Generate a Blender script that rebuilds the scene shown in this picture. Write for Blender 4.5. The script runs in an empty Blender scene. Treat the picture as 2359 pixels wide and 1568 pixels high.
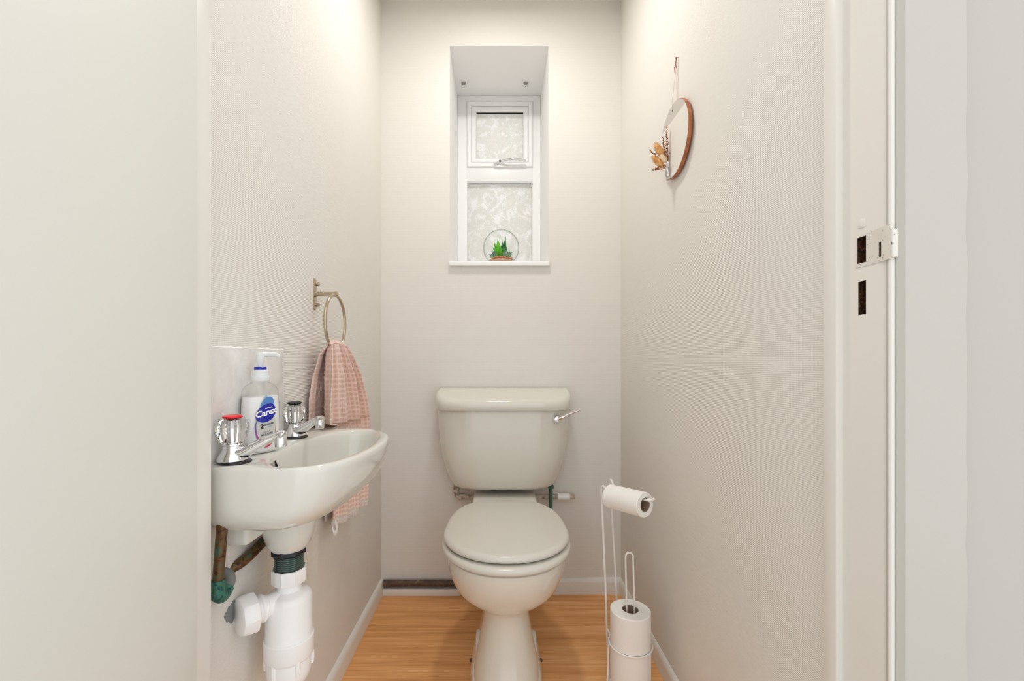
import bpy, bmesh, math, random
from mathutils import Vector, Matrix, Euler
random.seed(7)
PI = math.pi
sc = bpy.context.scene
C = sc.collection
CAMD, CAMZ = 1.8, 0.94          # camera: distance from the back wall, height
def W(x, d, z): return Vector((x, d - CAMD, z))     # d = distance in front of the camera plane

# ------------------------------------------------------------------ camera, world, light, exposure
cam_d = bpy.data.cameras.new('camera'); cam = bpy.data.objects.new('camera', cam_d); C.objects.link(cam)
cam.location = (0, -CAMD, CAMZ); cam.rotation_euler = (PI/2, 0, 0)
cam_d.sensor_width = 36; cam_d.lens = 36*1024/2359
cam_d.shift_x = (1179.5-1149)/2359; cam_d.shift_y = (830-784)/2359
cam_d.clip_start = 0.01
sc.camera = cam
w = bpy.data.worlds.new('world'); sc.world = w; w.use_nodes = True
bg = w.node_tree.nodes['Background']; bg.inputs[0].default_value = (0.975, 0.985, 1.0, 1); bg.inputs[1].default_value = 1.45
def lamp(name, kind, loc, energy, color, size=None, rot=(0,0,0), size_y=None):
    l = bpy.data.lights.new(name, kind); l.energy = energy; l.color = color
    if kind == 'AREA':
        l.shape = 'RECTANGLE' if size_y else 'DISK'; l.size = size
        if size_y: l.size_y = size_y
    elif size: l.shadow_soft_size = size
    o = bpy.data.objects.new(name, l); C.objects.link(o); o.location = loc; o.rotation_euler = rot
    return o
lamp('ceiling_lamp_light', 'AREA', (0.0, -0.52, 2.37), 6.6, (1.0, 0.98, 0.955), 0.15)
sc.view_settings.view_transform = 'Standard'; sc.view_settings.look = 'None'
sc.view_settings.gamma = 1; sc.view_settings.use_curve_mapping = False
sc.view_settings.exposure = 0.0

# ------------------------------------------------------------------ materials
def srgb(r, g, b):
    f = lambda c: (c/255/12.92) if c/255 <= .04045 else ((c/255+.055)/1.055)**2.4
    return (f(r), f(g), f(b), 1)
class N:
    def __init__(s, name):
        s.m = bpy.data.materials.new(name); s.m.use_nodes = True; s.t = s.m.node_tree
        s.p = s.t.nodes['Principled BSDF']; s.out = s.t.nodes['Material Output']
    def n(s, t, **k):
        o = s.t.nodes.new(t)
        for a, v in k.items():
            if hasattr(o, a): setattr(o, a, v)
        return o
    def l(s, a, b): s.t.links.new(a, b)
    def coord(s, scale=(1,1,1), kind='Object'):
        tc = s.n('ShaderNodeTexCoord'); mp = s.n('ShaderNodeMapping'); mp.inputs['Scale'].default_value = scale
        s.l(tc.outputs[kind], mp.inputs[0]); return mp.outputs[0]
    def noise(s, vec, scale, detail=3, rough=.5, dist=0):
        o = s.n('ShaderNodeTexNoise'); s.l(vec, o.inputs['Vector'])
        o.inputs['Scale'].default_value = scale; o.inputs['Detail'].default_value = detail
        o.inputs['Roughness'].default_value = rough; o.inputs['Distortion'].default_value = dist
        return o.outputs['Fac']
    def ramp(s, fac, stops):
        o = s.n('ShaderNodeValToRGB'); s.l(fac, o.inputs[0]); e = o.color_ramp.elements
        while len(e) < len(stops): e.new(.5)
        for i, (p, c) in enumerate(stops): e[i].position = p; e[i].color = c
        return o.outputs[0]
    def bump(s, h, strength=.3, dist=.001, chain=None):
        o = s.n('ShaderNodeBump'); s.l(h, o.inputs['Height'])
        o.inputs['Strength'].default_value = strength; o.inputs['Distance'].default_value = dist
        if chain: s.l(chain, o.inputs['Normal'])
        s.l(o.outputs[0], s.p.inputs['Normal']); return o.outputs[0]
    def math(s, op, a, b=None):
        o = s.n('ShaderNodeMath', operation=op)
        for i, v in enumerate((a, b)):
            if v is None: continue
            if isinstance(v, (int, float)): o.inputs[i].default_value = v
            else: s.l(v, o.inputs[i])
        return o.outputs[0]
def plain(name, col, rough=.5, metal=0, spec=.5, coat=0, bumpy=0, bscale=60):
    a = N(name); a.p.inputs['Base Color'].default_value = col
    a.p.inputs['Roughness'].default_value = rough; a.p.inputs['Metallic'].default_value = metal
    a.p.inputs['Specular IOR Level'].default_value = spec; a.p.inputs['Coat Weight'].default_value = coat
    v = a.coord()
    if bumpy: a.bump(a.noise(v, bscale, 3), bumpy, .001)
    else:
        r = a.noise(v, 25, 2); mr = a.n('ShaderNodeMapRange'); a.l(r, mr.inputs[0])
        mr.inputs['To Min'].default_value = max(rough-.03, .01); mr.inputs['To Max'].default_value = rough+.03
        a.l(mr.outputs[0], a.p.inputs['Roughness'])
    return a.m
def wallpaper(name, col, axis, strength):
    a = N(name); v = a.coord()
    big = a.noise(v, 3, 3)
    c0 = tuple(x*.975 for x in col[:3])+(1,); a.l(a.ramp(big, [(.3, c0), (.7, col)]), a.p.inputs['Base Color'])
    a.p.inputs['Roughness'].default_value = .75
    sx = a.n('ShaderNodeSeparateXYZ'); a.l(v, sx.inputs[0])
    wob = a.math('MULTIPLY', a.noise(a.coord((1,1,1)), 60, 2), .9)
    z = a.math('SINE', a.math('ADD', a.math('MULTIPLY', sx.outputs['Z'], 2*PI/.0036), wob))
    h = a.math('SINE', a.math('ADD', a.math('MULTIPLY', sx.outputs[axis], 2*PI/.0029), a.math('MULTIPLY', wob, 2.0)))
    fib = a.noise(a.coord((60, 60, 500)), 1, 2)
    s = a.math('ADD', a.math('ADD', z, a.math('MULTIPLY', h, .35)), a.math('MULTIPLY', fib, 1.6))
    a.bump(s, strength, .0006)
    return a.m
def floor_mat():
    a = N('wood_vinyl'); v = a.coord((2.2, 55, 1)); v2 = a.coord((6, 260, 1)); v3 = a.coord((1.5, 9, 1))
    n1 = a.noise(v, 1, 5, .65); n2 = a.noise(v2, 1, 3, .6); n3 = a.noise(v3, 1, 2)
    f = a.math('ADD', a.math('ADD', a.math('MULTIPLY', n1, .5), a.math('MULTIPLY', n2, .3)), a.math('MULTIPLY', n3, .2))
    col = a.ramp(f, [(.33, srgb(188, 124, 70)), (.44, srgb(220, 154, 92)), (.53, srgb(236, 172, 110)), (.64, srgb(250, 202, 146))])
    a.l(col, a.p.inputs['Base Color']); a.p.inputs['Roughness'].default_value = .5
    a.bump(n2, .12, .0005)
    return a.m
def wispy_glass():
    a = N('obscured_glass'); v = a.coord((1, 1, 1))
    n1 = a.noise(v, 10, 4, .6, 3.0); n2 = a.noise(v, 26, 3, .6, 5.0)
    f = a.math('ADD', a.math('MULTIPLY', n1, .6), a.math('MULTIPLY', n2, .4))
    tint = a.ramp(f, [(.32, srgb(216, 211, 206)), (.42, srgb(229, 226, 220)), (.48, srgb(219, 217, 210)), (.56, srgb(238, 236, 233)), (.70, srgb(217, 213, 209))])
    tr = a.n('ShaderNodeBsdfTransparent'); tl = a.n('ShaderNodeBsdfTranslucent'); gl = a.n('ShaderNodeBsdfGlossy')
    gl.inputs['Roughness'].default_value = .4
    bp = a.n('ShaderNodeBump'); a.l(f, bp.inputs['Height']); bp.inputs['Strength'].default_value = .5; bp.inputs['Distance'].default_value = .003
    a.l(bp.outputs[0], gl.inputs['Normal']); a.l(bp.outputs[0], tl.inputs['Normal'])
    a.l(tint, tr.inputs[0]); a.l(tint, tl.inputs[0])
    m1 = a.n('ShaderNodeMixShader'); m1.inputs[0].default_value = .35; a.l(tr.outputs[0], m1.inputs[1]); a.l(tl.outputs[0], m1.inputs[2])
    m2 = a.n('ShaderNodeMixShader'); m2.inputs[0].default_value = .04; a.l(m1.outputs[0], m2.inputs[1]); a.l(gl.outputs[0], m2.inputs[2])
    a.l(m2.outputs[0], a.out.inputs[0]); return a.m
def thin_glass(name, center=(.97,.98,.97,1), edge=(.45,.5,.48,1), blend=.35):
    a = N(name)
    lw = a.n('ShaderNodeLayerWeight'); lw.inputs['Blend'].default_value = .5
    tint = a.ramp(lw.outputs['Facing'], [(.0, center), (1-blend, center), (1, edge)])
    tr = a.n('ShaderNodeBsdfTransparent'); gl = a.n('ShaderNodeBsdfGlossy'); gl.inputs['Roughness'].default_value = .04
    a.l(tint, tr.inputs[0]); fr = a.math('ADD', a.math('MULTIPLY', a.math('POWER', lw.outputs['Facing'], 5.0), .45), .03)
    m = a.n('ShaderNodeMixShader'); a.l(fr, m.inputs[0]); a.l(tr.outputs[0], m.inputs[1]); a.l(gl.outputs[0], m.inputs[2])
    a.l(m.outputs[0], a.out.inputs[0]); return a.m
def copper_mat():
    a = N('tarnished_copper'); v = a.coord()
    n = a.noise(v, 70, 5, .65, .6)
    a.l(a.ramp(n, [(.36, srgb(40, 26, 16)), (.47, srgb(112, 74, 42)), (.55, srgb(96, 86, 58)), (.63, srgb(60, 96, 78)), (.75, srgb(120, 160, 140))]), a.p.inputs['Base Color'])
    a.p.inputs['Metallic'].default_value = .35; a.p.inputs['Roughness'].default_value = .42
    a.bump(n, .5, .001); return a.m
def verdigris_mat():
    a = N('verdigris_copper'); v = a.coord(); n = a.noise(v, 110, 5, .7, .8)
    a.l(a.ramp(n, [(.36, srgb(16, 22, 20)), (.45, srgb(18, 84, 74)), (.52, srgb(10, 128, 114)), (.58, srgb(88, 82, 40)), (.66, srgb(40, 110, 92)), (.78, srgb(190, 220, 208))]), a.p.inputs['Base Color'])
    a.p.inputs['Roughness'].default_value = .45; a.bump(n, .8, .0015); return a.m
def towel_mat():
    a = N('waffle_towel'); tc = a.n('ShaderNodeTexCoord'); sx = a.n('ShaderNodeSeparateXYZ'); a.l(tc.outputs['UV'], sx.inputs[0])
    # UV is in metres along and down the cloth
    nz = a.noise(tc.outputs['Object'], 320, 3, .7); wz = a.math('MULTIPLY', a.noise(tc.outputs['Object'], 60, 2), .9)
    u = a.math('POWER', a.math('ABSOLUTE', a.math('SINE', a.math('ADD', a.math('MULTIPLY', sx.outputs[0], PI/.0095), wz))), .6)
    v = a.math('POWER', a.math('ABSOLUTE', a.math('SINE', a.math('ADD', a.math('MULTIPLY', sx.outputs[1], PI/.0125), wz))), .6)
    cell = a.math('MULTIPLY', u, v)                        # 0 on the ribs, 1 inside a cell
    rib = a.math('SUBTRACT', 1.0, cell)
    hgt = a.math('ADD', a.math('MULTIPLY', rib, 1.0), a.math('MULTIPLY', nz, .9))
    mix = a.math('ADD', a.math('MULTIPLY', cell, .6), a.math('MULTIPLY', nz, .5))
    pink = a.ramp(mix, [(.2, srgb(255, 232, 218)), (.5, srgb(248, 216, 202)), (.85, srgb(226, 188, 174))])
    hem = a.math('GREATER_THAN', sx.outputs[1], .463)
    mx = a.n('ShaderNodeMixRGB'); a.l(hem, mx.inputs[0]); a.l(pink, mx.inputs[1]); mx.inputs[2].default_value = srgb(226, 214, 206)
    a.l(mx.outputs[0], a.p.inputs['Base Color']); a.p.inputs['Roughness'].default_value = .95
    a.p.inputs['Sheen Weight'].default_value = .3
    a.bump(hgt, .7, .0022); return a.m
def tissue_mat():
    a = N('toilet_paper'); a.p.inputs['Base Color'].default_value = srgb(244, 241, 236); a.p.inputs['Roughness'].default_value = .95
    vo = a.n('ShaderNodeTexVoronoi'); a.l(a.coord(), vo.inputs['Vector']); vo.inputs['Scale'].default_value = 130
    a.bump(vo.outputs['Distance'], .25, .0012); return a.m
def tile_mat():
    a = N('marbled_tile'); v = a.coord(); n = a.noise(v, 14, 5, .6, 1.0)
    a.l(a.ramp(n, [(.3, srgb(214, 211, 207)), (.5, srgb(230, 227, 223)), (.7, srgb(240, 238, 235))]), a.p.inputs['Base Color'])
    a.p.inputs['Roughness'].default_value = .3; return a.m
def dirty_pipe():
    a = N('painted_dirty_pipe'); v = a.coord(); n = a.noise(v, 60, 4, .65)
    a.l(a.ramp(n, [(.5, srgb(200, 190, 178)), (.62, srgb(150, 132, 116)), (.7, srgb(80, 62, 52))]), a.p.inputs['Base Color'])
    a.p.inputs['Roughness'].default_value = .6; return a.m
def brown_pipe_mat():
    a = N('brown_painted_pipe'); v = a.coord(); n = a.noise(v, 45, 4, .7)
    a.l(a.ramp(n, [(.3, srgb(52, 38, 28)), (.55, srgb(94, 72, 54)), (.66, srgb(120, 100, 80)), (.72, srgb(226, 216, 204))]), a.p.inputs['Base Color'])
    a.p.inputs['Roughness'].default_value = .5; a.bump(n, .4, .001); return a.m
def rust_mat():
    a = N('rusted_recess'); v = a.coord(); n = a.noise(v, 260, 4, .7)
    a.l(a.ramp(n, [(.35, srgb(20, 12, 8)), (.5, srgb(62, 34, 18)), (.64, srgb(112, 72, 34)), (.78, srgb(186, 160, 120))]), a.p.inputs['Base Color'])
    a.p.inputs['Roughness'].default_value = .6; a.bump(n, .6, .001); return a.m
def chipped_mat():
    a = N('chipped_white_paint_metal'); v = a.coord(); n = a.noise(v, 170, 5, .8)
    a.l(a.ramp(n, [(.36, srgb(60, 40, 28)), (.40, srgb(224, 219, 210)), (1, srgb(224, 219, 210))]), a.p.inputs['Base Color'])
    a.p.inputs['Roughness'].default_value = .35; a.bump(n, .3, .001); return a.m
def leaf_mat(name, c0, c1):
    a = N(name); v = a.coord(); n = a.noise(v, 90, 2)
    a.l(a.ramp(n, [(.35, c0), (.65, c1)]), a.p.inputs['Base Color']); a.p.inputs['Roughness'].default_value = .45
    a.p.inputs['Subsurface Weight'].default_value = .0; return a.m
def ring_grad():
    a = N('label_gradient_border'); tc = a.n('ShaderNodeTexCoord'); sx = a.n('ShaderNodeSeparateXYZ'); a.l(tc.outputs['Object'], sx.inputs[0])
    ang = a.math('ARCTAN2', a.math('SUBTRACT', sx.outputs[2], .062), sx.outputs[0])
    f = a.math('ADD', a.math('DIVIDE', ang, 2*PI), .5)
    a.l(a.ramp(f, [(0, srgb(60, 84, 150)), (.12, srgb(130, 80, 180)), (.22, srgb(214, 30, 140)), (.31, srgb(222, 30, 70)), (.4, srgb(236, 120, 90)), (.5, srgb(238, 200, 180)), (.75, srgb(190, 205, 200)), (1, srgb(60, 84, 150))]), a.p.inputs['Base Color'])
    a.p.inputs['Roughness'].default_value = .3; return a.m

M = {}
M['wp_side'] = wallpaper('woven_wallpaper_side', srgb(232, 228, 221), 'Y', .33)
M['wp_back'] = wallpaper('woven_wallpaper_back', srgb(232, 228, 221), 'X', .16)
M['ceil'] = plain('ceiling_paint', srgb(236, 232, 224), .8, bumpy=.1)
M['gloss'] = plain('white_gloss_paint', srgb(232, 229, 222), .28, bumpy=.06, bscale=30)
M['door'] = plain('white_satin_paint', srgb(226, 226, 218), .45, bumpy=.05, bscale=12)
M['halltrim'] = plain('white_gloss_darkened_hall', srgb(187, 184, 175), .3, bumpy=.06, bscale=30)  # white gloss darkened in colour to tone down the light on hall-facing trim
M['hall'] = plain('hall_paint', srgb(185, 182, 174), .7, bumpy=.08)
M['floor'] = floor_mat(); M['hall_bounce'] = plain('neutral_bounce_hall_floor', srgb(206, 206, 204), .95, bumpy=.5, bscale=300)  # made-up neutral surface on the unseen hall floor, cuts warm light bounce
M['upvc'] = plain('white_upvc', srgb(248, 248, 247), .4)
M['clipgrey'] = plain('grey_metal_clip', srgb(150, 146, 140), .5)
M['reveal'] = plain('reveal_paint', srgb(250, 249, 248), .7, bumpy=.05)
M['pane'] = wispy_glass()
M['ceramic'] = plain('toilet_ceramic', srgb(222, 219, 208), .09, coat=.4)
M['basin'] = plain('basin_ceramic', srgb(222, 220, 212), .1, coat=.3)
M['seat'] = plain('toilet_seat_plastic', srgb(215, 211, 201), .22)
M['chrome'] = plain('chrome', (.86, .86, .87, 1), .06, 1)
M['nickel'] = plain('aged_nickel', srgb(196, 180, 158), .22, 1)
M['plastic'] = plain('white_plastic', srgb(250, 249, 248), .3)
M['black'] = plain('black_rubber', srgb(18, 18, 22), .35)
M['dark'] = plain('dark_void', srgb(14, 12, 11), .8)
M['corroded'] = verdigris_mat()
M['thread'] = plain('corroded_thread', srgb(92, 112, 106), .35, .7, bumpy=.4, bscale=90)
M['nutdark'] = plain('dark_backnut', srgb(24, 30, 38), .4, bumpy=.7, bscale=160)
M['copper'] = copper_mat(); M['brownpipe'] = brown_pipe_mat(); M['dirty'] = dirty_pipe()
M['green'] = plain('green_stained_pipe', srgb(62, 98, 78), .5, bumpy=.5, bscale=120)
M['tile'] = tile_mat(); M['towel'] = towel_mat(); M['tissue'] = tissue_mat()
M['card'] = plain('cardboard', srgb(150, 126, 106), .9)
M['wire'] = plain('white_coated_wire', srgb(240, 237, 232), .35)
M['tag'] = plain('white_fabric_tag', srgb(232, 232, 230), .9)
M['glass'] = thin_glass('clear_glass_shell', (.97,.98,.975,1), (.5,.56,.54,1), .45)
M['pet'] = thin_glass('clear_bottle_plastic', (.96,.97,.975,1), (.72,.75,.77,1), .35)
M['frost'] = plain('translucent_white_plastic', srgb(232, 234, 234), .25)
M['soap'] = plain('white_soap', srgb(248, 246, 243), .3)
M['blue'] = plain('blue_plastic', srgb(18, 34, 170), .25)
M['labelblue'] = plain('label_navy_blue', srgb(10, 20, 158), .3)
M['labelgrey'] = plain('label_pale_grey', srgb(206, 206, 200), .3)
M['labelteal'] = plain('label_pale_teal', srgb(150, 190, 194), .3)
M['labelmid'] = plain('label_mid_blue', srgb(84, 134, 196), .3)
M['inkwhite'] = plain('white_ink', srgb(250, 250, 250), .4)
M['inkblack'] = plain('black_ink', srgb(30, 28, 30), .4)
M['labelring'] = ring_grad()
M['red'] = plain('red_plastic', srgb(236, 28, 34), .2)
a = N('acrylic_crystal'); a.p.inputs['Transmission Weight'].default_value = 1; a.p.inputs['IOR'].default_value = 1.45
a.p.inputs['Roughness'].default_value = .02; a.p.inputs['Base Color'].default_value = (.98,.98,.98,1)
a.bump(a.noise(a.coord(), 40, 1), .02); M['crystal'] = a.m
M['pebble'] = leaf_mat('terracotta_pebble', srgb(176, 98, 52), srgb(226, 160, 104))
M['pinkbase'] = plain('pale_pink_sand', srgb(222, 178, 156), .9)
M['leafbright'] = leaf_mat('bright_green_leaf', srgb(40, 150, 10), srgb(110, 205, 20))
M['leafdark'] = leaf_mat('dark_green_leaf', srgb(10, 84, 30), srgb(30, 130, 50))
M['leafgrey'] = leaf_mat('grey_green_leaf', srgb(82, 122, 100), srgb(138, 168, 130))
M['mdf'] = leaf_mat('brown_wood_edge', srgb(150, 82, 44), srgb(192, 116, 70))
M['discwhite'] = plain('disc_white_paint', srgb(230, 225, 217), .5)
M['discgrey'] = plain('disc_grey_paint', srgb(198, 192, 184), .5)
M['bunny'] = leaf_mat('dried_bunny_tail_fluff', srgb(208, 146, 78), srgb(238, 188, 124))
M['cream'] = leaf_mat('cream_dried_petal', srgb(232, 206, 166), srgb(244, 226, 196))
M['dried'] = leaf_mat('brown_dried_twig', srgb(116, 58, 28), srgb(184, 112, 56))
M['cord'] = plain('cream_cord', srgb(228, 220, 208), .9)
M['redbrown'] = plain('red_brown_thread', srgb(142, 52, 26), .7)
M['rust'] = rust_mat(); M['chipped'] = chipped_mat()
M['grime'] = plain('grey_plaster', srgb(130, 132, 130), .9, bumpy=.6, bscale=90)
M['white_glow'] = plain('lamp_glass', srgb(240, 238, 230), .4)

# ------------------------------------------------------------------ mesh helpers
XF = {}
def link(o): C.objects.link(o); return o
def thing(name, label, cat, loc=(0,0,0), rotz=0, group=None):
    o = bpy.data.objects.new(name, None); o.empty_display_size = .05; link(o)
    o.location = loc; o.rotation_euler = (0, 0, rotz); o['label'] = label; o['category'] = cat
    if group: o['group'] = group
    XF[o] = (Matrix.Translation(Vector(loc)) @ Matrix.Rotation(rotz, 4, 'Z')).inverted()
    return o
def obj(name, bm, mat, parent=None, local=False, ang=35, mats=None, label=None):
    bmesh.ops.recalc_face_normals(bm, faces=bm.faces)
    me = bpy.data.meshes.new(name)
    if parent is not None and not local and parent in XF: bm.transform(XF[parent])
    bm.to_mesh(me); bm.free()
    for p in me.polygons: p.use_smooth = True
    me.set_sharp_from_angle(angle=math.radians(ang))
    for mm in (mats or [mat]): me.materials.append(mm)
    o = bpy.data.objects.new(name, me); link(o)
    if parent is not None:
        o.parent = parent; XF[o] = XF.get(parent, Matrix.Identity(4))
    if label: o['label'] = label
    return o
def tag(o, label, cat, group=None):
    o['label'] = label; o['category'] = cat
    if group: o['group'] = group
    return o
def struct(name, bm, mat, parent=None, **k):
    o = obj(name, bm, mat, parent, **k)
    if parent is None: o['kind'] = 'structure'
    return o
def B(): return bmesh.new()
def box(bm, x0, x1, d0, d1, z0, z1, bev=0, seg=2, mi=0):
    g = bmesh.ops.create_cube(bm, size=1); vs = g['verts']
    c = W((x0+x1)/2, (d0+d1)/2, (z0+z1)/2)
    for v in vs: v.co = Vector((v.co.x*(x1-x0), v.co.y*(d1-d0), v.co.z*(z1-z0))) + c
    fs = {f for v in vs for f in v.link_faces}
    for f in fs: f.material_index = mi
    if bev:
        es = list({e for v in vs for e in v.link_edges})
        bmesh.ops.bevel(bm, geom=es, offset=bev, segments=seg, affect='EDGES', profile=.5)
    return bm
def loft(bm, rings, cap0=True, cap1=True, closed=True, mi=0):
    R = [[bm.verts.new(p) for p in r] for r in rings]
    n = len(R[0])
    for i in range(len(R)-1):
        for j in range(n if closed else n-1):
            k = (j+1) % n
            f = bm.faces.new((R[i][j], R[i][k], R[i+1][k], R[i+1][j])); f.material_index = mi
    if cap0 and closed: bm.faces.new(list(reversed(R[0]))).material_index = mi
    if cap1 and closed: bm.faces.new(R[-1]).material_index = mi
    return R
def frame(t):
    t = t.normalized(); up = Vector((0,0,1)) if abs(t.z) < .92 else Vector((1,0,0))
    a = t.cross(up).normalized(); b = a.cross(t).normalized(); return a, b
def lathe(bm, prof, base, axis=Vector((0,0,1)), n=40, cap0=True, cap1=True, mod=None, mi=0):
    """prof: list of (radius, height along axis)"""
    a, b = frame(Vector(axis)); ax = Vector(axis).normalized(); base = Vector(base)
    rings = []
    for i, (r, h) in enumerate(prof):
        rr = []
        for j in range(n):
            t = 2*PI*j/n; q = r*(mod(t, i) if mod else 1)
            rr.append(base + ax*h + (a*math.cos(t) + b*math.sin(t))*q)
        rings.append(rr)
    return loft(bm, rings, cap0, cap1, mi=mi)
def smoothpath(pts, sub=6, closed=False):
    P = [Vector(p) for p in pts]; n = len(P); out = []
    rng = range(n) if closed else range(n-1)
    for i in rng:
        p0 = P[(i-1) % n] if (closed or i > 0) else P[0]*2-P[1]
        p1 = P[i]; p2 = P[(i+1) % n]; p3 = P[(i+2) % n] if (closed or i+2 < n) else P[-1]*2-P[-2]
        for s in range(sub):
            t = s/sub
            out.append(.5*((2*p1)+(-p0+p2)*t+(2*p0-5*p1+4*p2-p3)*t*t+(-p0+3*p1-3*p2+p3)*t**3))
    if not closed: out.append(P[-1].copy())
    return out
def tube(bm, pts, r, n=12, closed=False, sx=1.0, mi=0):
    P = [Vector(p) for p in pts]; m = len(P); rad = r if isinstance(r, (list, tuple)) else [r]*m
    T = []
    for i in range(m):
        if closed: T.append((P[(i+1) % m]-P[i-1]).normalized())
        else: T.append((P[min(i+1, m-1)]-P[max(i-1, 0)]).normalized())
    a, b = frame(T[0]); rings = []
    for i in range(m):
        a = (a - T[i]*a.dot(T[i])).normalized(); b = T[i].cross(a).normalized()
        rings.append([P[i]+(a*math.cos(2*PI*j/n)*sx+b*math.sin(2*PI*j/n))*rad[i] for j in range(n)])
    if closed: rings.append(rings[0])
    R = loft(bm, rings, not closed, not closed, mi=mi)
    if closed: bmesh.ops.remove_doubles(bm, verts=bm.verts, dist=1e-6)
    return R
def ball(bm, c, r, sx=1, sy=1, sz=1, sub=2, mi=0):
    g = bmesh.ops.create_icosphere(bm, subdivisions=sub, radius=1)
    for v in g['verts']: v.co = Vector((v.co.x*r*sx, v.co.y*r*sy, v.co.z*r*sz)) + Vector(c)
    for v in g['verts']:
        for f in v.link_faces: f.material_index = mi
    return g['verts']
def holes_panel(bm, fn, us, vs, holes, back=True):
    """slab cut by rectangles; fn(u,v,side) -> point; us/vs: overall range; holes: (u0,u1,v0,v1)"""
    U = sorted({us[0], us[1]} | {h[0] for h in holes} | {h[1] for h in holes})
    V = sorted({vs[0], vs[1]} | {h[2] for h in holes} | {h[3] for h in holes})
    def solid(i, j):
        if i < 0 or j < 0 or i >= len(U)-1 or j >= len(V)-1: return False
        cu, cv = (U[i]+U[i+1])/2, (V[j]+V[j+1])/2
        return not any(h[0] < cu < h[1] and h[2] < cv < h[3] for h in holes)
    ver = {}
    def vt(i, j, s):
        if (i, j, s) not in ver: ver[(i, j, s)] = bm.verts.new(fn(U[i], V[j], s))
        return ver[(i, j, s)]
    for i in range(len(U)-1):
        for j in range(len(V)-1):
            if not solid(i, j): continue
            for s in (0, 1): bm.faces.new((vt(i,j,s), vt(i+1,j,s), vt(i+1,j+1,s), vt(i,j+1,s)))
            for (di, dj, e) in ((-1,0,((i,j),(i,j+1))), (1,0,((i+1,j),(i+1,j+1))), (0,-1,((i,j),(i+1,j))), (0,1,((i,j+1),(i+1,j+1)))):
                if not solid(i+di, j+dj):
                    (p, q) = e; bm.faces.new((vt(*p,0), vt(*q,0), vt(*q,1), vt(*p,1)))
    return bm

# ------------------------------------------------------------------ the setting
XL, XR, H = -.476, .494, 2.395
b = B(); box(b, XL-.1, XR+.1, .60, 1.8, -.1, 0); box(b, -2.2, 2.2, -1.2, .60, -.1, -.002, mi=1); struct('floor', b, None, mats=[M['floor'], M['hall_bounce']])
b = B(); box(b, XL-.1, XR+.1, .56, 1.9, H, H+.1); struct('ceiling', b, M['ceil'])
b = B(); box(b, XL-.1, XL, .62, 1.8, 0, H)
struct('wall_left', b, M['wp_side'])
b = B(); box(b, XR, XR+.1, .62, 1.8, 0, H); struct('wall_right', b, M['wp_side'])
# back wall with its deep window reveal
WX0, WX1, WZ0, WZ1, WD = -.1985, .2015, 1.330, 2.214, 2.14
b = B(); holes_panel(b, lambda u, v, s: W(u, 1.8 if s == 0 else 2.26, v), (XL-.1, XR+.1), (0, H+.1), [(WX0, WX1, WZ0, WZ1)])
b.normal_update()
for f in b.faces:
    c = f.calc_center_median()
    if WX0-.01 < c.x < WX1+.01 and WZ0-.01 < c.z < WZ1+.01: f.material_index = 1
struct('wall_back', b, None, mats=[M['wp_back'], M['reveal']])
# partition between hall and toilet
b = B(); holes_panel(b, lambda u, v, s: W(u, .562 if s == 0 else .622, v), (-2.2, 2.2), (0, H+.1), [(-.50, .512, -.001, 2.03)])
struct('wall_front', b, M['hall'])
# door lining with stops, latch plate and the deadlock mortise cut in it
b = B(); box(b, -.5, -.472, .552, .68, 0, 2.0, .003); box(b, -.4735, -.440, .645, .682, 0, 1.99, .003)
struct('trim_1', b, M['gloss'])
LZ0, LZ1, SZ0, SZ1 = 1.070, 1.105, 1.001, 1.046
b = B()
holes_panel(b, lambda u, v, s: W(.485 if s == 0 else .512, u, v), (.556, .626), (0, 2.0), [(.586, .601, LZ0, LZ1), (.587, .600, SZ0, SZ1), (.560, .5665, LZ0+.001, LZ0+.02)])
box(b, .475, .512, .626, .652, 0, 1.99, .002)
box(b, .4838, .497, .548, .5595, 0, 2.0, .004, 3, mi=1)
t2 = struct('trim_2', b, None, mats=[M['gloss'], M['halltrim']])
def liner(name, d0, d1, z0, z1, x0=.4853):
    b = B(); x1 = .5105; e = .0003; d0 += e; d1 -= e; z0 += e; z1 -= e
    q = [[W(x, d, z) for d, z in ((d0,z0),(d1,z0),(d1,z1),(d0,z1))] for x in (x0, x1)]
    loft(b, q, False, True)
    for j in range(7):      # ragged broken edges and debris inside
        ball(b, W(random.uniform(x0+.004, x1), d1-.0012, random.uniform(z0+.003, z1-.003)), random.uniform(.0008, .0022), 1.4, .6, 1.6, 1)
    return obj(name, b, M['rust'], t2)
liner('latch_recess', .586, .601, LZ0, LZ1); liner('bolt_recess', .587, .600, SZ0, SZ1); liner('latch_recess', .560, .5665, LZ0+.001, LZ0+.02)
b = B()
holes_panel(b, lambda u, v, s: W(.4842 - (.0025 if u < .5635 else 0) if s == 0 else .4862, u, v), (.5465, .6035), (LZ0-.005, LZ1+.003), [(.586, .601, LZ0, LZ1), (.560, .5665, LZ0+.001, LZ0+.02)])
box(b, .4815, .4895, .5435, .5475, LZ0-.004, LZ1-.003, .0018, 3)
obj('latch_plate', b, M['chipped'], t2, label='chipped white painted latch plate')
b = B(); box(b, .484, .4856, .588, .599, LZ1+.012, LZ1+.024, .0006); obj('screw', b, M['gloss'], t2)
b = B(); n = 60; rings = []
for i in range(n+1):
    z = 2.05*i/n; x1 = .572 + .0012*math.sin(i*1.7) + .0008*math.sin(i*4.1)
    rings.append([W(.4885, .5465, z), W(.4945, .5405, z), W(x1-.003, .5405, z), W(x1, .5435, z), W(x1, .566, z), W(.4885, .566, z)])
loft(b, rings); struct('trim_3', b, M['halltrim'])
b = B(); box(b, -.572, -.5, .5405, .566, 0, 2.05, .003); struct('trim_4', b, M['halltrim'])
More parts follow.
